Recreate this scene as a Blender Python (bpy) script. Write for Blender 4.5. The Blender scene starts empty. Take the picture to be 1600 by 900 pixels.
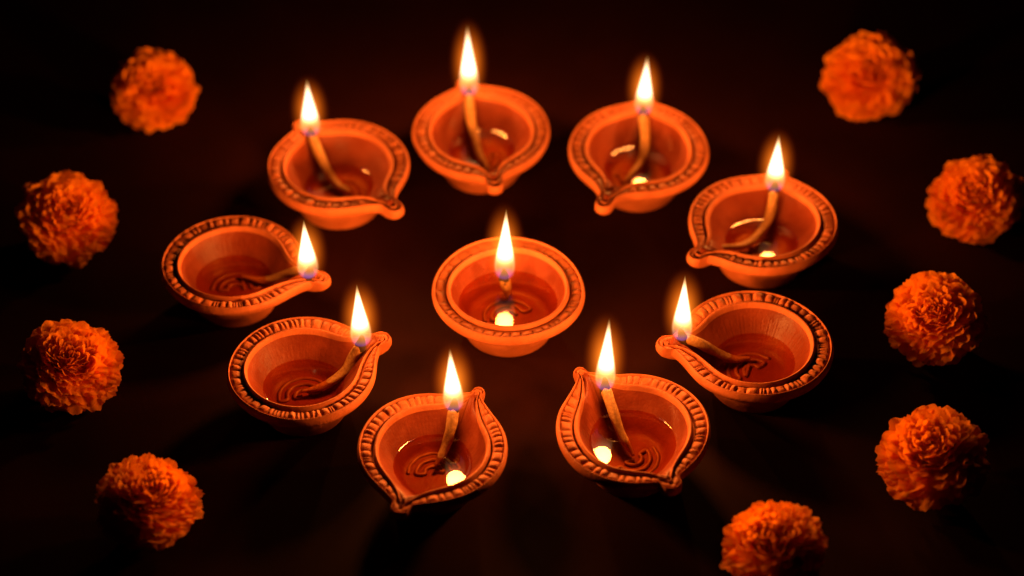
import bpy, math, random
from mathutils import Vector, Matrix, Quaternion

# ------------------------------------------------------------------ camera, world, exposure
sc = bpy.context.scene
COL = sc.collection
PI = math.pi
CAM_DIST, CAM_EL = 1.35, math.radians(42)
cd = bpy.data.cameras.new('camera')
cam = bpy.data.objects.new('camera', cd)
COL.objects.link(cam)
CAM = Vector((0, -CAM_DIST * math.cos(CAM_EL), CAM_DIST * math.sin(CAM_EL)))
FWD = -CAM.normalized()
cam.location = CAM
cam.rotation_euler = FWD.to_track_quat('-Z', 'Y').to_euler()
cd.sensor_width = 36
cd.lens = 91.11
cd.clip_start, cd.clip_end = 0.05, 50
cd.dof.use_dof = True
cd.dof.focus_distance = (Vector((0, -0.095, 0.025)) - CAM).dot(FWD)
cd.dof.aperture_fstop = 3.5
sc.camera = cam

wd = bpy.data.worlds.new('World')
sc.world = wd
wd.use_nodes = True
wd.node_tree.nodes['Background'].inputs['Color'].default_value = (0.9, 0.35, 0.2, 1)
wd.node_tree.nodes['Background'].inputs['Strength'].default_value = 0.0002

sc.view_settings.view_transform = 'Standard'
sc.view_settings.look = 'None'
sc.view_settings.gamma = 1
sc.view_settings.exposure = 0
sc.view_settings.use_curve_mapping = False
sc.render.engine = 'CYCLES'
sc.cycles.use_denoising = True
sc.cycles.max_bounces = 8
sc.cycles.transparent_max_bounces = 24
sc.cycles.sample_clamp_indirect = 4
sc.cycles.caustics_reflective = False

FLAME_POWER = 0.66
FLAME_LIGHT = (1.0, 0.275, 0.04)
FLAME_R = 0.0056

# ------------------------------------------------------------------ helpers
def smooth(e0, e1, x):
    t = min(1, max(0, (x - e0) / (e1 - e0)))
    return t * t * (3 - 2 * t)

def lerp(a, b, t):
    return a + (b - a) * t

def mesh(name, verts, faces, mat, flat=False):
    me = bpy.data.meshes.new(name)
    me.from_pydata(verts, [], faces)
    me.update()
    if not flat:
        me.polygons.foreach_set('use_smooth', [True] * len(me.polygons))
    me.materials.append(mat)
    return me

def obj(name, me, parent=None, loc=None):
    o = bpy.data.objects.new(name, me)
    COL.objects.link(o)
    o.parent = parent
    if loc is not None:
        o.location = loc
    return o

def new_mat(name):
    m = bpy.data.materials.new(name)
    m.use_nodes = True
    nt = m.node_tree
    nt.nodes.clear()
    out = nt.nodes.new('ShaderNodeOutputMaterial')
    return m, nt, out

class NT:
    """small shorthand for wiring nodes"""
    def __init__(s, nt): s.nt = nt
    def n(s, t, **kw):
        x = s.nt.nodes.new(t)
        for k, v in kw.items(): setattr(x, k, v)
        return x
    def put(s, sock, v):
        if isinstance(v, bpy.types.NodeSocket): s.nt.links.new(v, sock)
        else: sock.default_value = v
    def math(s, op, a, b=None, c=None, clamp=False):
        x = s.n('ShaderNodeMath', operation=op, use_clamp=clamp)
        s.put(x.inputs[0], a)
        if b is not None: s.put(x.inputs[1], b)
        if c is not None: s.put(x.inputs[2], c)
        return x.outputs[0]
    def sstep(s, x, a, b, lo=0.0, hi=1.0):
        m = s.n('ShaderNodeMapRange', interpolation_type='SMOOTHSTEP')
        s.put(m.inputs['Value'], x)
        m.inputs['From Min'].default_value = a; m.inputs['From Max'].default_value = b
        m.inputs['To Min'].default_value = lo; m.inputs['To Max'].default_value = hi
        return m.outputs[0]
    def mixc(s, f, a, b):
        m = s.n('ShaderNodeMix', data_type='RGBA')
        s.put(m.inputs[0], f); s.put(m.inputs[6], a); s.put(m.inputs[7], b)
        return m.outputs[2]
    def noise(s, vec, scale, detail=3, rough=0.55):
        t = s.n('ShaderNodeTexNoise')
        t.inputs['Scale'].default_value = scale
        t.inputs['Detail'].default_value = detail
        t.inputs['Roughness'].default_value = rough
        if vec is not None: s.put(t.inputs['Vector'], vec)
        return t.outputs['Fac']
    def link(s, a, b): s.nt.links.new(a, b)

# ------------------------------------------------------------------ materials
def mat_clay(name, dark, light, speck, r0, r1):
    m, nt, out = new_mat(name)
    N = NT(nt)
    tc = N.n('ShaderNodeTexCoord').outputs['Object']
    oi = N.n('ShaderNodeObjectInfo')
    off = N.n('ShaderNodeVectorMath', operation='ADD')
    N.link(tc, off.inputs[0]); N.link(oi.outputs['Random'], off.inputs[1])
    v = off.outputs[0]
    big = N.noise(v, 70, 4)
    fine = N.noise(v, 900, 3, 0.6)
    c = N.mixc(N.sstep(big, .35, .68), dark, light)
    c = N.mixc(N.sstep(fine, .56, .78, 0, .55), c, speck)
    p = N.n('ShaderNodeBsdfPrincipled')
    N.link(c, p.inputs['Base Color'])
    N.put(p.inputs['Roughness'], N.sstep(big, .3, .7, r0, r1))
    p.inputs['Specular IOR Level'].default_value = 0.16
    b1 = N.n('ShaderNodeBump'); b1.inputs['Strength'].default_value = .30; b1.inputs['Distance'].default_value = .0006
    N.link(fine, b1.inputs['Height'])
    b2 = N.n('ShaderNodeBump'); b2.inputs['Strength'].default_value = .35; b2.inputs['Distance'].default_value = .0012
    N.link(N.noise(v, 230, 3), b2.inputs['Height']); N.link(b1.outputs[0], b2.inputs['Normal'])
    N.link(b2.outputs[0], p.inputs['Normal'])
    N.link(p.outputs[0], out.inputs['Surface'])
    return m

def mat_oil():
    m, nt, out = new_mat('lamp_oil')
    N = NT(nt)
    fr = N.n('ShaderNodeFresnel'); 
    ge = N.n('ShaderNodeNewGeometry')        # light leaving the thin oil layer is not held back by total reflection
    N.link(N.math('ADD', 1.47, N.math('MULTIPLY', ge.outputs['Backfacing'], 1 / 1.47 - 1.47)), fr.inputs['IOR'])
    tr = N.n('ShaderNodeBsdfTransparent'); tr.inputs['Color'].default_value = (0.92, 0.62, 0.30, 1)
    gl = N.n('ShaderNodeBsdfGlossy'); gl.inputs['Roughness'].default_value = 0.012
    gl.inputs['Color'].default_value = (1, 1, 1, 1)
    mx = N.n('ShaderNodeMixShader')
    N.link(fr.outputs[0], mx.inputs[0]); N.link(tr.outputs[0], mx.inputs[1]); N.link(gl.outputs[0], mx.inputs[2])
    N.link(mx.outputs[0], out.inputs['Surface'])
    return m

def mat_wick():
    m, nt, out = new_mat('cotton_wick')
    N = NT(nt)
    tc = N.n('ShaderNodeTexCoord').outputs['Object']
    f = N.noise(tc, 700, 4, .65)
    c = N.mixc(N.sstep(f, .35, .7), (0.25, 0.12, 0.030, 1), (0.40, 0.22, 0.060, 1))
    p = N.n('ShaderNodeBsdfPrincipled')
    N.link(c, p.inputs['Base Color'])
    p.inputs['Roughness'].default_value = .55
    p.inputs['Specular IOR Level'].default_value = .35
    b = N.n('ShaderNodeBump'); b.inputs['Strength'].default_value = .4; b.inputs['Distance'].default_value = .0008
    N.link(f, b.inputs['Height']); N.link(b.outputs[0], p.inputs['Normal'])
    N.link(p.outputs[0], out.inputs['Surface'])
    return m

def mat_plain(name, col, rough, nscale=400):
    m, nt, out = new_mat(name)
    N = NT(nt)
    tc = N.n('ShaderNodeTexCoord').outputs['Object']
    f = N.noise(tc, nscale, 3)
    p = N.n('ShaderNodeBsdfPrincipled')
    N.link(N.mixc(f, tuple(x * .65 for x in col) + (1,), tuple(x * 1.35 for x in col) + (1,)), p.inputs['Base Color'])
    p.inputs['Roughness'].default_value = rough
    N.link(p.outputs[0], out.inputs['Surface'])
    return m

def mat_table():
    m, nt, out = new_mat('dark_table')
    N = NT(nt)
    tc = N.n('ShaderNodeTexCoord').outputs['Object']
    f = N.noise(tc, 1500, 2)
    g = N.noise(tc, 22, 4)
    p = N.n('ShaderNodeBsdfPrincipled')
    c = N.mixc(N.sstep(g, .3, .7), (0.0088, 0.0016, 0.0008, 1), (0.0116, 0.0021, 0.0010, 1))
    c = N.mixc(N.sstep(f, .4, .7, 0, .5), c, (0.0145, 0.0028, 0.0014, 1))
    N.link(c, p.inputs['Base Color'])
    p.inputs['Roughness'].default_value = .75
    p.inputs['Specular IOR Level'].default_value = .04
    b = N.n('ShaderNodeBump'); b.inputs['Strength'].default_value = .25; b.inputs['Distance'].default_value = .0006
    N.link(f, b.inputs['Height']); N.link(b.outputs[0], p.inputs['Normal'])
    N.link(p.outputs[0], out.inputs['Surface'])
    return m

def mat_petal():
    m, nt, out = new_mat('marigold_petal')
    N = NT(nt)
    tc = N.n('ShaderNodeTexCoord').outputs['Object']
    oi = N.n('ShaderNodeObjectInfo').outputs['Random']
    mp = N.n('ShaderNodeMapping'); mp.inputs['Scale'].default_value = (1, .12, .3)
    N.link(tc, mp.inputs['Vector'])
    f = N.noise(mp.outputs[0], 1400, 3)
    c = N.mixc(oi, (0.90, 0.31, 0.010, 1), (0.95, 0.40, 0.014, 1))
    c = N.mixc(N.sstep(f, .4, .7, 0, .35), c, (0.86, 0.33, 0.008, 1))
    p = N.n('ShaderNodeBsdfPrincipled')
    N.link(c, p.inputs['Base Color'])
    p.inputs['Roughness'].default_value = .6
    p.inputs['Specular IOR Level'].default_value = .2
    b = N.n('ShaderNodeBump'); b.inputs['Strength'].default_value = .25; b.inputs['Distance'].default_value = .0008
    b.inputs['Strength'].default_value = .45
    N.link(f, b.inputs['Height']); N.link(b.outputs[0], p.inputs['Normal'])
    t = N.n('ShaderNodeBsdfTranslucent'); t.inputs['Color'].default_value = (0.88, 0.32, 0.008, 1)
    mx = N.n('ShaderNodeMixShader'); mx.inputs[0].default_value = .48
    N.link(p.outputs[0], mx.inputs[1]); N.link(t.outputs[0], mx.inputs[2])
    N.link(mx.outputs[0], out.inputs['Surface'])
    return m

FLAME_SHAPE = [(0, .30), (.03, .62), (.07, .86), (.12, .97), (.17, 1.0), (.24, .97), (.35, .86), (.5, .665),
               (.65, .465), (.78, .30), (.88, .175), (.95, .09), (1.0, .02)]

def flame_r(t):
    for (a, ra), (b, rb) in zip(FLAME_SHAPE, FLAME_SHAPE[1:]):
        if t <= b:
            return lerp(ra, rb, (t - a) / (b - a))
    return .02

def mat_flame():
    m, nt, out = new_mat('flame')
    N = NT(nt)
    tc = N.n('ShaderNodeTexCoord').outputs['Object']
    sp = N.n('ShaderNodeSeparateXYZ'); N.link(tc, sp.inputs[0])
    x, y, z = sp.outputs
    rho = N.math('SQRT', N.math('ADD', N.math('MULTIPLY', x, x), N.math('MULTIPLY', y, y)))
    fc = N.n('ShaderNodeFloatCurve')
    cv = fc.mapping.curves[0]
    cv.points[0].location = FLAME_SHAPE[0]; cv.points[1].location = FLAME_SHAPE[-1]
    for p in FLAME_SHAPE[1:-1]: cv.points.new(*p)
    for p in cv.points: p.handle_type = 'AUTO'
    fc.mapping.update()
    N.link(z, fc.inputs['Value'])
    u = N.math('DIVIDE', rho, fc.outputs[0])
    shell = N.sstep(u, 1.0, .62)                       # 1 inside, 0 at the envelope
    inner = N.sstep(u, .96, .66)                       # dark zone round the wick
    low = N.sstep(z, .38, .16)
    tip = N.sstep(z, .72, 1.0)
    s = N.math('MULTIPLY', shell, 700.0)
    s = N.math('MULTIPLY', s, N.math('SUBTRACT', 1.0, N.math('MULTIPLY', N.math('MULTIPLY', inner, low), .87)))
    s = N.math('MULTIPLY', s, N.math('SUBTRACT', 1.0, N.math('MULTIPLY', low, .52)))
    s = N.math('MULTIPLY', s, N.sstep(z, .04, .16, .03, 1.0))
    s = N.math('MULTIPLY', s, N.sstep(z, .80, 1.02, 1.0, .35))
    c = N.mixc(N.sstep(u, 1.0, .70), (1.0, 0.40, 0.06, 1), (1.0, 0.80, 0.50, 1))
    c = N.mixc(tip, c, (1.0, 0.50, 0.12, 1))
    c = N.mixc(N.math('MULTIPLY', inner, low), c, (1.0, 0.36, 0.03, 1))
    ev = N.n('ShaderNodeEmission'); N.link(c, ev.inputs['Color']); N.link(s, ev.inputs['Strength'])
    eb = N.n('ShaderNodeEmission'); eb.inputs['Color'].default_value = (0.12, 0.07, 1.0, 1)
    N.link(N.math('MULTIPLY', N.math('MULTIPLY', N.sstep(u, 1.04, .80), N.sstep(z, .115, .03)), 62.0), eb.inputs['Strength'])
    av = N.n('ShaderNodeAddShader'); N.link(ev.outputs[0], av.inputs[0]); N.link(eb.outputs[0], av.inputs[1])
    N.link(av.outputs[0], out.inputs['Volume'])
    tr = N.n('ShaderNodeBsdfTransparent')
    es = N.n('ShaderNodeEmission'); es.inputs['Color'].default_value = (1, .4, .08, 1); es.inputs['Strength'].default_value = .01
    ad = N.n('ShaderNodeAddShader'); N.link(tr.outputs[0], ad.inputs[0]); N.link(es.outputs[0], ad.inputs[1])
    N.link(ad.outputs[0], out.inputs['Surface'])
    return m

def mat_glow():  # bloom round a flame, painted as an added emissive volume
    m, nt, out = new_mat('flame_halo')
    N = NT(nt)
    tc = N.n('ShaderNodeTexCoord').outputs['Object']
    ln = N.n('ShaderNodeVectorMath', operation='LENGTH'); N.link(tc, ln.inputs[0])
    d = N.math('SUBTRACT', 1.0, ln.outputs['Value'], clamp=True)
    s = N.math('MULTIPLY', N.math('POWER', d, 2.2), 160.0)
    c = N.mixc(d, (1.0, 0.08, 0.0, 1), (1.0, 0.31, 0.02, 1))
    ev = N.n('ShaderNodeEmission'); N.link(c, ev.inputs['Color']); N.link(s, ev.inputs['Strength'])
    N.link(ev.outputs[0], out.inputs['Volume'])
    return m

CLAY = mat_clay('terracotta', (0.30, 0.088, 0.030, 1), (0.385, 0.120, 0.042, 1), (0.22, 0.060, 0.020, 1), .48, .64)
SHADED_CLAY = mat_clay('shaded_terracotta', (0.125, 0.0215, 0.0055, 1), (0.165, 0.031, 0.0080, 1), (0.095, 0.015, 0.0038, 1), .38, .55)  # darker clay for the basin: shade inside the bowls put into the colour
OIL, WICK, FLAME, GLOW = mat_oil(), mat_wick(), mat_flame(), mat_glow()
CHAR = mat_plain('charred_wick', (0.012, 0.009, 0.008), .8)
WETWICK = mat_plain('oil_soaked_cotton', (0.16, 0.05, 0.014), .5)
PETAL = mat_petal()
SEPAL = mat_plain('sepal_green', (0.07, 0.11, 0.03), .6)
try:
    FLAME.cycles.volume_step_rate = 0.35
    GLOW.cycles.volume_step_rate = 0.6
except Exception:
    pass

# ------------------------------------------------------------------ the surface
T = 2.0
tm = mesh('table', [(-T, -T, 0), (T, -T, 0), (T, T, 0), (-T, T, 0)], [(0, 1, 2, 3)], mat_table(), True)
table = obj('table_surface', tm)
table['kind'] = 'structure'
table['label'] = 'dark matte table surface under the lamps and flowers'

# ------------------------------------------------------------------ clay lamps
R0 = 0.039      # rim outside, opening, basin floor
NA = 720

def capsule_r(dth, tip, w):
    """distance from the centre to the outline of a spout of half width w ending in a round tip"""
    s, c = abs(math.sin(dth)), math.cos(dth)
    if c <= 0: return 1e-4
    cc = tip - w
    if s < 1e-6: return tip
    side = w / s
    if side * c < cc: return side
    q = w * w - (cc * s) ** 2
    return cc * c + math.sqrt(max(0, q))

def drop_r(dth, R, tip, k):
    """outline of a round bowl drawn out to a point at distance tip, pinched in by k"""
    dt = math.acos(R / tip)
    if abs(dth) >= dt: return R
    h = R / math.cos(dt - abs(dth))
    return R + (tip - R) * ((h - R) / (tip - R)) ** k

def dang(a, b):
    return (a - b + PI) % (2 * PI) - PI

def pnorm(vals, p):
    m = max(vals)
    return m * sum((v / m) ** p for v in vals) ** (1 / p)

EXT = [(0.0, 0, .0008), (.46, 0, .0008), (.545, 0, .0002), (.56, 0, .0), (.574, 0, .0008), (.595, 0, .0026), (.640, 0, .0062), (.695, .03, .0104),
       (.738, .08, .0138), (.762, .14, .0162), (.768, .16, .0168), (.770, .17, .0172), (.786, .2, .0176), (.80, .24, .0184),
       (.835, .40, .0198), (.885, .62, .0208), (.94, .85, .0218), (.978, .96, .0230), (.996, 1, .0246), (1.0, 1, .0258), (.997, 1, .0270), (.985, 1, .0282)]
RIMA = [(.045, .0288), (.065, .0290), (.085, .0289), (.105, .0283), (.125, .0275)]
BAND = [.125, .155, .195, .24, .295, .355, .415, .475, .535, .59, .64, .67, .69]
RIMB = [(.69, .0270), (.71, .0263), (.73, .0257), (.755, .0257), (.78, .0265), (.805, .0277), (.84, .0287), (.885, .0291), (.93, .0290), (.97, .0285), (1.0, .0275)]
INT = [(.04, .0262), (.10, .0246), (.20, .0226), (.32, .0203), (.45, .0180), (.58, .0158), (.70, .0138), (.81, .0118), (.91, .0098), (1.0, .0080)]
FLOOR = [(.85, .0070), (.6, .0066), (.3, .0064)]

def grid_faces(nr, na):
    f = []
    for i in range(nr - 1):
        for j in range(na):
            k = (j + 1) % na
            f.append((i * na + j, i * na + k, (i + 1) * na + k, (i + 1) * na + j))
    return f

def tube(path, rads, mat, name, seg=14, strands=3, twist=900.0, relief=.10, cap=True):
    """a twisted cord along a list of points"""
    P = [Vector(p) for p in path]
    n = len(P)
    verts, faces = [], []
    up = Vector((0, 0, 1))
    L = 0
    t0 = (P[1] - P[0]).normalized()
    a = t0.orthogonal().normalized()
    for i in range(n):
        t = (P[min(i + 1, n - 1)] - P[max(i - 1, 0)]).normalized()
        a = (a - t * a.dot(t)).normalized()
        b = t.cross(a)
        if i: L += (P[i] - P[i - 1]).length
        for j in range(seg):
            ph = 2 * PI * j / seg
            r = rads[i] * (1 + relief * math.cos(strands * ph - twist * L))
            verts.append(P[i] + (a * math.cos(ph) + b * math.sin(ph)) * r)
    for i in range(n - 1):
        for j in range(seg):
            k = (j + 1) % seg
            faces.append((i * seg + j, i * seg + k, (i + 1) * seg + k, (i + 1) * seg + j))
    if cap:
        faces.append(tuple(range(seg))[::-1])
        faces.append(tuple((n - 1) * seg + j for j in range(seg)))
    return mesh(name, [tuple(v) for v in verts], faces, mat)

def catmull(pts, per=14):
    P = [Vector(p) for p in pts]
    P = [P[0] * 2 - P[1]] + P + [P[-1] * 2 - P[-2]]
    out = []
    for i in range(1, len(P) - 2):
        p0, p1, p2, p3 = P[i - 1:i + 3]
        for k in range(per):
            t = k / per
            out.append(.5 * ((2 * p1) + (p2 - p0) * t + (2 * p0 - 5 * p1 + 4 * p2 - p3) * t * t + (3 * p1 - p0 - 3 * p2 + p3) * t ** 3))
    out.append(P[-2])
    return out

# the flame volumes and their painted halos: unit shapes shared by all ten flames
def lathe(profile, seg, mat, name):
    verts, faces = [], []
    for (r, z) in profile:
        for j in range(seg):
            a = 2 * PI * j / seg
            verts.append((r * math.cos(a), r * math.sin(a), z))
    n = len(profile)
    faces = grid_faces(n, seg)
    faces = [f for f in faces]
    faces.append(tuple(range(seg))[::-1])
    faces.append(tuple((n - 1) * seg + j for j in range(seg)))
    return mesh(name, verts, faces, mat)

fl_prof = [(.18, -.012)] + [(flame_r(i / 28) * 1.03 + .012, i / 28) for i in range(29)] + [(.012, 1.012)]
FLAME_ME = lathe(fl_prof, 28, FLAME, 'flame')
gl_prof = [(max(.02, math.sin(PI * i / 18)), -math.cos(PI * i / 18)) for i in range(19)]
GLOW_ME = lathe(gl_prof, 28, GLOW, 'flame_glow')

def make_lamp(label, loc, R, spouts, flame_xy, flame_z, flame_h, wick_pts, seed, zoil=.0146, plain=False, beads=54, RF0=.0162, relief=.0018, flute=.00004, sy=1.0, RI0=.0283):
    rng = random.Random(seed)
    S = R / R0
    root = bpy.data.objects.new('clay_oil_lamp', None)
    COL.objects.link(root)
    root.location = (loc[0], loc[1], 0)
    root['label'] = label
    root['category'] = 'oil lamp'
    root['group'] = 'lit clay oil lamps set out on the dark table'
    # outlines
    ph = [rng.uniform(0, 2 * PI) for _ in range(8)]
    th = [2 * PI * j / NA for j in range(NA)]
    # denser columns round each spout
    dens = []
    for a in th:
        d = 1.0
        for sp in spouts:
            d += 2.6 * math.exp(-(dang(a, sp[0]) / .16) ** 2)
        dens.append(d)
    cum = [0]
    for d in dens: cum.append(cum[-1] + d)
    A, k = [], 0
    for j in range(NA):
        t = cum[-1] * j / NA
        while cum[k + 1] < t: k += 1
        A.append(2 * PI * (k + (t - cum[k]) / dens[k]) / NA)
    Ro, Ri, near, rise = [], [], [], []
    for a in A:
        wob = .00035 * math.sin(2 * a + ph[0]) + .00022 * math.sin(3 * a + ph[1]) + .00012 * math.sin(5 * a + ph[2])
        wi = .0003 * math.sin(2 * a + ph[3]) + .0002 * math.sin(3 * a + ph[4])
        o = [R0 + wob] + [capsule_r(dang(a, sp[0]), sp[1], sp[2]) for sp in spouts]
        dr = max([drop_r(dang(a, sp[0]), R0, sp[1] - .0015, sp[6]) for sp in spouts] + [R0])
        di = max([drop_r(dang(a, sp[0]), RI0, sp[1] - sp[4], sp[6] * 1.12) for sp in spouts] + [RI0])
        i = [RI0 + wi] + [capsule_r(dang(a, sp[0]), sp[1] - sp[4], sp[3]) for sp in spouts]
        Ro.append(max(pnorm(o, 7), dr + wob))
        Ri.append(min(max(pnorm(i, 5.5), di + wi), Ro[-1] - .0035))
        g = r_ = 0
        for sp in spouts:
            g = max(g, smooth(.34, .16, abs(dang(a, sp[0]))))
            r_ = max(r_, sp[5] * smooth(.50, .0, abs(dang(a, sp[0]))))
        near.append(g); rise.append(r_)
    # beads by arc length along the band
    arc = [0]
    for j in range(NA):
        k2 = (j + 1) % NA
        rm, rn = .6 * Ro[j] + .4 * Ri[j], .6 * Ro[k2] + .4 * Ri[k2]
        p, q = Vector((rm * math.cos(A[j]), rm * math.sin(A[j]))), Vector((rn * math.cos(A[k2]), rn * math.sin(A[k2])))
        arc.append(arc[-1] + (p - q).length)
    tot = arc[-1]
    edges = [0]
    for b in range(beads): edges.append(edges[-1] + rng.uniform(.55, 1.50))
    edges = [e / edges[-1] * tot for e in edges]
    bamp = [rng.uniform(.55, 1.15) for _ in range(beads)]
    bskew = [rng.uniform(-.28, .28) for _ in range(beads)]
    bsplit = [rng.random() < .16 for _ in range(beads)]

    def bead(s, tb):
        """height of the moulded rim pattern at arc s, tb across the band"""
        s = s % tot
        lo, hi = 0, beads
        while hi - lo > 1:
            m = (lo + hi) // 2
            if edges[m] <= s: lo = m
            else: hi = m
        f = (s - edges[lo]) / (edges[lo + 1] - edges[lo])
        f = f + bskew[lo] * (tb - .5) * 4 * f * (1 - f)
        e = abs(2 * f - 1)
        h = (1 - e ** (2.0 if plain else 3.2)) * bamp[lo]
        if bsplit[lo]:
            h *= 1 - .75 * math.exp(-((f - .5) / .10) ** 2)
        ac = 1 - abs(2 * tb - 1) ** 3.5
        return h * max(0, ac)

    amp = relief
    zw = lambda a: .00030 * math.sin(2 * a + ph[5]) + .00018 * math.sin(3 * a + ph[6])

    def ring(kind, v, z, extra=None):
        out = []
        for j, a in enumerate(A):
            zz = z
            if kind == 'e':
                r = R0 * v[0] + (Ro[j] - R0) * v[1]
                k = smooth(.016, .026, z)
                zz += k * (rise[j] + zw(a)) + smooth(.4, 1, v[1]) * 0
            elif kind == 'r':
                r = lerp(Ro[j] * .985, Ri[j], v)
                zz += rise[j] + zw(a)
            elif kind == 'b':
                r = lerp(Ro[j] * .985, Ri[j], v)
                tb = (v - BAND[0]) / (BAND[-1] - BAND[0])
                zz = lerp(.0276, .0270, tb) + rise[j] + zw(a) + amp * bead(arc[j], tb) * (1 - .8 * near[j]) + .0009 * near[j] * (1 - abs(2 * tb - 1) ** 2)
            elif kind == 'i':
                r = lerp(Ri[j], RF0, v)
                k = 1 - smooth(.0, .5, v)
                zz += (rise[j] + zw(a)) * k
                flu = math.sin(61 * a + 4 * math.sin(3 * a + ph[1])) * .5 + .5 * math.sin(97 * a + ph[2] + 3 * math.sin(5 * a))
                r += flute * flu * smooth(.1, .3, v) * smooth(.85, .5, v)
                # the pour channel stays shallow where the spout runs out
                ext = max(0, Ri[j] - RI0 * 1.05)
                zz += min(.013, ext * .9) * smooth(.02, .12, v) * smooth(.9, .25, v) * .55
            else:
                r = RF0 * v
            out.append((r * math.cos(a) * S, r * math.sin(a) * S, zz * S))
        return out

    def part(name, rings, close=None, mat=CLAY):
        V, n = [], len(rings)
        for r in rings: V += r
        F = grid_faces(n, NA)
        if close:
            V.append(close)
            c = len(V) - 1
            o = (n - 1) * NA
            F += [(o + j, o + (j + 1) % NA, c) for j in range(NA)]
        return obj(name, mesh(name, V, F, mat), root)

    part('body', [ring('e', (f, m), z) for f, m, z in EXT[1:]] + [ring('r', t, z) for t, z in RIMA])
    part('rim_band', [ring('b', t, 0) for t in BAND])
    part('inner_lip', [ring('r', t, z) for t, z in RIMB] + [ring('i', s, z) for s, z in INT[:1]])
    part('basin', [ring('i', s, z) for s, z in INT] + [ring('f', q, z) for q, z in FLOOR], (0, 0, .0064 * S), SHADED_CLAY)
    # oil with a meniscus climbing the wall
    def wall_s(z):
        for (s0, z0), (s1, z1) in zip(INT, INT[1:]):
            if z0 >= z >= z1: return lerp(s0, s1, (z0 - z) / (z0 - z1))
        return 1.0
    so = wall_s(zoil)
    orings = []
    for (dr, dz) in [(.0009, .00085), (.0005, .00058), (.0002, .00040), (-.0001, .00026), (-.0004, .00015), (-.0008, .00006), (-.0013, .00001), (-.0018, 0)]:
        rr = []
        for j, a in enumerate(A[::2]):
            r = lerp(Ri[2 * j], RF0, so) + dr
            # the oil ends where the pour channel climbs above it
            r = min(r, RI0 * .99)
            rr.append((r * math.cos(a) * S, r * math.sin(a) * S, (zoil + dz) * S))
        orings.append(rr)
    for q in (.7, .4, .15):
        orings.append([(x * q, y * q, zoil * S) for x, y, z in orings[7]])
    V = [p for r in orings for p in r]
    na = len(orings[0])
    F = grid_faces(len(orings), na)
    F.append(tuple((len(orings) - 1) * na + j for j in range(na)))
    obj('oil', mesh('oil', V, F, OIL), root)

    # wick
    path = catmull(wick_pts)
    n = len(path)
    rads = [lerp(.0018, .0027, smooth(0, .85, i / (n - 1))) * (1 - .18 * smooth(.93, 1, i / (n - 1))) * lerp(.45, 1, smooth(0, .22, i / (n - 1))) for i in range(n)]
    wk = obj('wick', tube(path, rads, WICK, 'wick', 20, 4, 420, .05), root)
    d = (path[-1] - path[-4]).normalized()
    d = (d * .4 + Vector((0, 0, 1))).normalized()
    tp = [path[-1] + d * x for x in (-.0026, .0002, .0022, .0042, .0058)]
    obj('charred_tip', tube(tp, [.0027, .0027, .0021, .0015, .0006], CHAR, 'charred_tip', 14, 3, 500, .12), wk)
    # the rest of the wick lies folded on the floor of the basin
    st = Vector(wick_pts[0])
    hd = math.atan2(st.y, st.x) if st.xy.length > .002 else rng.uniform(0, 6)
    tail = [(st.x, st.y, .0070 * S)]
    sg = rng.choice((-1, 1))
    for q, rr in enumerate((.0045, .0085, .0125)):
        for w in range(7):
            aa = hd + sg * (1 if q % 2 == 0 else -1) * lerp(-1.5, 1.5, w / 6) + .5
            cx, cy = math.cos(hd) * .001, math.sin(hd) * .001
            tail.append((cx + rr * math.cos(aa), cy + rr * math.sin(aa), .0069 * S))
    obj('wick_tail', tube(catmull(tail, 6), [.0010] * ((len(tail) - 1) * 6 + 1), WETWICK, 'wick_tail', 10, 3, 900, .1), wk)

    root.scale = (1, sy, 1)
    # flame with its light
    fx, fy = flame_xy
    flame_z += .0006
    fl = obj('flame', FLAME_ME, root, (fx, fy, flame_z))
    k = rng.uniform(.96, 1.05)
    fl.scale = (FLAME_R * k, FLAME_R * k, flame_h)
    fl.rotation_euler = (rng.uniform(-.03, .03), rng.uniform(-.035, .035), 0)
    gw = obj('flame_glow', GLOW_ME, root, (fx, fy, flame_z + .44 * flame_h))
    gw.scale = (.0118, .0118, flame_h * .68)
    ld = bpy.data.lights.new('flame_light', 'POINT')
    ld.energy = FLAME_POWER * flame_h / .04
    ld.color = FLAME_LIGHT
    ld.shadow_soft_size = .0045
    ld.use_nodes = True
    ln = ld.node_tree
    fo = ln.nodes.new('ShaderNodeLightFalloff')
    fo.inputs['Strength'].default_value = 1.0
    fo.inputs['Smooth'].default_value = .0040
    ln.links.new(fo.outputs['Quadratic'], ln.nodes['Emission'].inputs['Strength'])
    lo = obj('flame_light', ld, root, (fx, fy, flame_z + .40 * flame_h))
    return root

D = math.radians
# spout: (direction, tip distance, half width outside, half width of the channel, wall at the tip, rise, pinch)
def horn(deg, tip): return (D(deg), tip, .0046, .0022, .0044, .0014, 1.55)
def pinch(deg, tip): return (D(deg), tip, .0043, .0019, .0050, .0008, 1.95)
def beak(deg, tip): return (D(deg), tip, .0046, .0010, .0060, .0006, 1.25)
def nub(deg, tip): return (D(deg), tip, .0040, .0026, .0060, .0012, 2.6)
def peak(deg, tip): return (D(deg), tip, .0028, .0015, .0040, .0028, 1.35)

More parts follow.
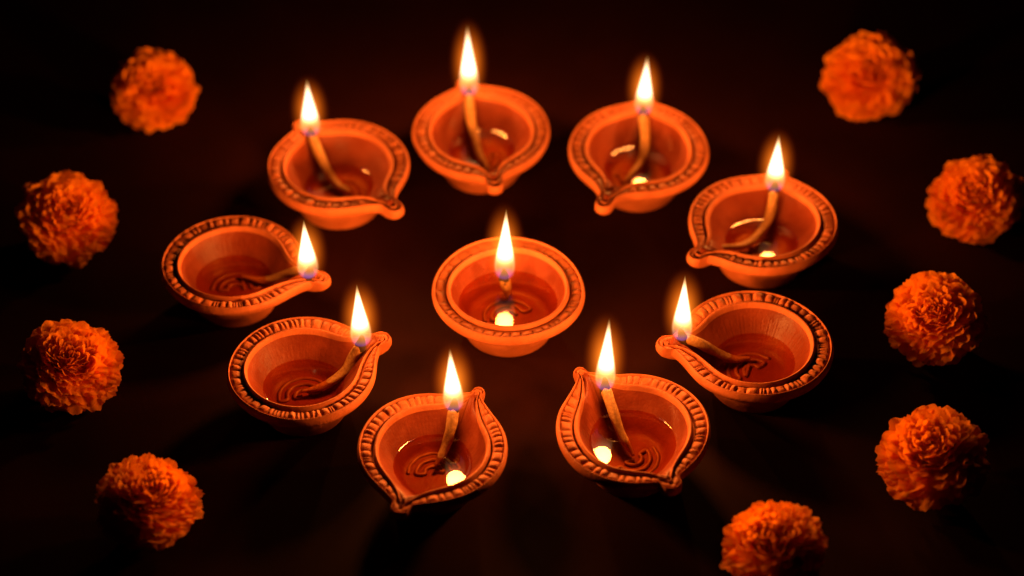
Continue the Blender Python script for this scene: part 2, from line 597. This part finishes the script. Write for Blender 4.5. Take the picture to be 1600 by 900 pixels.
# how each wick runs from the oil up to its flame, in the lamp's own coordinates
WICK_PATHS = {
    'top': [(0.0038, -0.0135, 0.0105), (-0.0015, -0.0030, 0.0145), (-0.0057, 0.0114, 0.0235), (-0.0069, 0.0252, 0.0305)],
    'ul': [(0.0076, -0.0044, 0.0105), (-0.0030, 0.0044, 0.0130), (-0.0099, 0.0130, 0.0215), (-0.0152, 0.0221, 0.0305)],
    'ur': [(-0.0080, -0.0094, 0.0105), (0.0013, 0.0021, 0.0140), (0.0041, 0.0114, 0.0225), (0.0032, 0.0236, 0.0305)],
    'r1': [(-0.0233, -0.0069, 0.0165), (-0.0102, -0.0024, 0.0130), (0.0004, 0.0066, 0.0150), (0.0055, 0.0143, 0.0225), (0.0072, 0.0221, 0.0305)],
    'l': [(0.0033, 0.0075, 0.0100), (0.0160, 0.0029, 0.0115), (0.0260, -0.0016, 0.0190), (0.0343, -0.0076, 0.0270), (0.0404, -0.0130, 0.0305)],
    'll': [(-0.0008, 0.0007, 0.0100), (0.0105, 0.0037, 0.0115), (0.0200, 0.0085, 0.0165), (0.0248, 0.0121, 0.0235), (0.0285, 0.0130, 0.0305)],
    'bl': [(0.0011, 0.0028, 0.0100), (0.0056, 0.0087, 0.0150), (0.0084, 0.0136, 0.0230), (0.0100, 0.0201, 0.0300)],
    'br': [(0.0005, -0.0027, 0.0100), (-0.0056, 0.0054, 0.0175), (-0.0096, 0.0136, 0.0250), (-0.0128, 0.0221, 0.0300)],
    'r2': [(-0.0015, 0.0072, 0.0100), (-0.0104, 0.0051, 0.0115), (-0.0194, 0.0034, 0.0180), (-0.0282, 0.0008, 0.0265), (-0.0363, 0.0007, 0.0305)],
    'c': [(0.0010, 0.0097, 0.0110), (-0.0007, 0.0120, 0.0160), (-0.0020, 0.0128, 0.0232)],
}
LAMPS = [
    dict(label='clay oil lamp at the head of the ring, spout pointing towards the viewer', loc=(-0.0166, 0.0983), R=.0371,
         spouts=[pinch(-80, .0500), nub(105, .0412)], flame_xy=(-.0069, .0257), flame_z=.0300, flame_h=.0467,
         seed=1, key='top', sy=1.065, relief=.0017, zoil=.0122),
    dict(label='clay oil lamp whose spout points down right, between the topmost and leftmost lamps', loc=(-0.0928, 0.0677), R=.0382,
         spouts=[pinch(-49, .0535), nub(124, .0412)], flame_xy=(-.0155, .0226), flame_z=.0300, flame_h=.0360, seed=2, key='ul', relief=.0017, zoil=.0122),
    dict(label='clay oil lamp with long spout pointing down left, next to the topmost lamp', loc=(0.0681, 0.0829), R=.0375,
         spouts=[pinch(-114, .0560), nub(82, .0412)], flame_xy=(.0033, .0247), flame_z=.0300, flame_h=.0377, seed=3, key='ur', sy=1.05, relief=.0017, zoil=.0122),
    dict(label='clay oil lamp with wick curving from left spout to flame at back rim', loc=(0.1306, 0.0210), R=.0386,
         spouts=[pinch(-143, .0495), nub(73, .0412)], flame_xy=(.0072, .0230), flame_z=.0300, flame_h=.0369, seed=4, key='r1', zoil=.0128),
    dict(label='leftmost clay oil lamp, flame burning at its right-hand spout', loc=(-0.1431, -0.0097), R=.0366,
         spouts=[horn(-16, .0560)], flame_xy=(.0402, -.0150), flame_z=.0300, flame_h=.0370, seed=5, key='l', flute=.00007),
    dict(label='clay oil lamp below the leftmost lamp, flame beside its upturned right spout', loc=(-0.1028, -0.0882), R=.0369,
         spouts=[horn(28, .0500)], flame_xy=(.0289, .0134), flame_z=.0300, flame_h=.0390, seed=6, key='ll'),
    dict(label='front clay oil lamp on the left, pointed at lower left, flame mirrored in its oil', loc=(-0.0378, -0.1408), R=.0354,
         spouts=[beak(-110, .0478), peak(57, .0455)], flame_xy=(.0100, .0203), flame_z=.0295, flame_h=.0390, seed=7, key='bl', sy=1.055),
    dict(label='front clay oil lamp on the right, pointed at lower right, horn behind its flame', loc=(0.0579, -0.1288), R=.0366,
         spouts=[beak(-65, .0445), peak(126, .0470)], flame_xy=(-.0132, .0224), flame_z=.0295, flame_h=.0450, seed=8, key='br', sy=1.045, zoil=.0168),
    dict(label='rightmost flame-on-spout clay oil lamp, its spout pointing left into the ring', loc=(0.1205, -0.0709), R=.0379,
         spouts=[horn(-178, .0500)], flame_xy=(-.0370, .0002), flame_z=.0300, flame_h=.0415, seed=9, key='r2', sy=1.025, flute=.00007),
    dict(label='round spoutless clay oil lamp in the middle of the ring', loc=(-0.0019, -0.0308), R=.0388,
         spouts=[], flame_xy=(-.0020, .0134), flame_z=.0228, flame_h=.0455, seed=10, key='c', zoil=.0172, plain=True, beads=36, RF0=.0205, relief=.0008, RI0=.0291),
]
for kw in LAMPS:
    kw = dict(kw)
    make_lamp(wick_pts=WICK_PATHS[kw.pop('key')], **kw)

# ------------------------------------------------------------------ marigolds
def petal_mesh(i, rng):
    """a fan-shaped, ruffled petal, unit length along +Y, unit half width along X, facing +Z"""
    nu, nv = 11, 7
    waves = rng.uniform(1.1, 2.3); ph = rng.uniform(0, 6.28); amp = rng.uniform(.05, .12)
    notch = [rng.uniform(-.045, .02) for _ in range(nu)]
    curl = rng.uniform(.12, .42); cup = rng.uniform(-.12, .16); fold = rng.uniform(-.12, .12)
    V, F = [], []
    for b in range(nv):
        v = b / (nv - 1)
        w = .22 + .78 * smooth(0, .85, v) * (1 - .10 * smooth(.85, 1, v))
        for a in range(nu):
            u = 2 * a / (nu - 1) - 1
            ln = v * (1 - .22 * abs(u) ** 2.6 * v) + notch[a] * smooth(.6, 1, v)
            x = u * w * (1 - .07 * v)
            z = amp * math.sin(waves * PI * u + ph) * v ** 1.6 + cup * u * u * v - curl * v ** 2.4 + fold * u * v * v * .6
            V.append((x, ln, z))
    for b in range(nv - 1):
        for a in range(nu - 1):
            k = b * nu + a
            F.append((k, k + 1, k + nu + 1, k + nu))
    return mesh('petal', V, F, PETAL)

prng = random.Random(77)
PETALS = [petal_mesh(i, prng) for i in range(14)]
CALYX = lathe([(.05, -.62), (.20, -.60), (.30, -.45), (.33, -.25), (.30, -.05), (.18, .06), (.03, .08)], 14, SEPAL, 'calyx')

def heart_mesh():
    V, F, nr, na = [], [], 11, 26
    for i in range(nr):
        po = PI * .74 * (i + .35) / nr
        for j in range(na):
            az = 2 * PI * j / na
            r = (.55 - .05 * math.cos(po)) * (1 + .07 * math.sin(9 * az + 5 * i) * math.sin(po) + .04 * math.sin(5 * az - 3 * i))
            V.append((r * math.sin(po) * math.cos(az), r * math.sin(po) * math.sin(az), r * math.cos(po)))
    F = grid_faces(nr, na)
    F.append(tuple(range(na))); F.append(tuple((nr - 1) * na + j for j in range(na))[::-1])
    return mesh('floret_heart', V, F, PETAL)
HEART = heart_mesh()

def make_marigold(label, loc, R, seed, axis):
    rng = random.Random(seed)
    root = bpy.data.objects.new('marigold_flower', None)
    COL.objects.link(root)
    root.location = (loc[0], loc[1], 0)
    root['label'] = label
    root['category'] = 'flower'
    root['group'] = 'orange marigold heads scattered round the lamps'
    ax = Vector(axis).normalized()
    Q = ax.to_track_quat('Z', 'Y')
    heart = Vector((0, 0, R * .80)) - ax * R * .02
    cx = obj('calyx', CALYX, root, heart - ax * R * .12)
    cx.rotation_mode = 'QUATERNION'; cx.rotation_quaternion = Q
    cx.scale = (R, R, R)
    ht = obj('floret_heart', HEART, root, heart)
    ht.rotation_mode = 'QUATERNION'; ht.rotation_quaternion = Q
    ht.scale = (R, R, R)
    # rings of petals from the skirt in to the heart: polar angle, count, length, half width
    RINGS = [(126, 13, .84, .255), (115, 16, .94, .26), (105, 19, 1.0, .26), (95, 21, 1.02, .255), (86, 21, 1.01, .25), (77, 21, .97, .235),
             (68, 20, .92, .215), (60, 19, .86, .195), (52, 18, .80, .17), (44, 16, .745, .15), (36, 14, .70, .125), (28, 12, .665, .105), (20, 9, .64, .09), (12, 6, .62, .07), (4, 3, .60, .055)]
    for q, (pol, cnt, ln, hw) in enumerate(RINGS):
        o0 = rng.uniform(0, 6.28)
        for c in range(cnt):
            az = o0 + 2 * PI * (c + rng.uniform(-.28, .28)) / cnt
            po = D(pol + rng.uniform(-3.5, 3.5))
            d = Vector((math.sin(po) * math.cos(az), math.sin(po) * math.sin(az), math.cos(po)))
            tx = Vector((-math.sin(az), math.cos(az), 0))
            tx = Quaternion(d, rng.gauss(0, .09 if pol > 50 else .45)) @ tx
            nz = tx.cross(d)
            M = Matrix((tx, d, nz)).transposed()
            l = R * ln * rng.uniform(.90, 1.07)
            b0 = R * .14
            p = obj('petal', PETALS[rng.randrange(len(PETALS))], root, heart + Q @ (d * b0))
            p.rotation_mode = 'QUATERNION'
            p.rotation_quaternion = Q @ M.to_quaternion()
            w = R * hw * rng.uniform(.85, 1.2)
            p.scale = (w, l - b0, w)
    return root

CAMDIR = (-FWD)
FLOWERS = [
    ('blurred marigold at the upper left, the farthest from the viewer on that side', (-0.1993, 0.1424), .0262, (.20, -.40, .90)),
    ('marigold at the left edge above another, level with the leftmost lamp', (-0.2337, 0.0317), .0280, (.22, -.38, .90)),
    ('marigold near the left edge, level with the middle of the lower left lamp', (-0.2173, -0.0800), .0270, (.22, -.30, .92)),
    ('marigold in the lower left corner, the nearest one left of the lamps', (-0.1697, -0.1715), .0265, (.22, -.10, .96)),
    ('blurred marigold at the upper right, the farthest from the viewer on that side', (0.2003, 0.1538), .0284, (-.20, -.40, .90)),
    ('marigold cut by the right edge of the photograph', (0.2454, 0.0478), .0266, (-.22, -.38, .90)),
    ('right-hand marigold beside the lamp whose spout points left', (0.2127, -0.0458), .0272, (-.24, -.34, .92)),
    ('largest marigold, second from the bottom on the right', (0.1995, -0.1440), .0285, (-.24, -.20, .95)),
    ('marigold at the bottom edge, its lower side cut off by the frame', (0.1202, -0.1993), .0262, (-.22, -.06, .97)),
]
for i, (lab, loc, r, ax) in enumerate(FLOWERS):
    make_marigold(lab, loc, r * .925, 200 + i, ax)
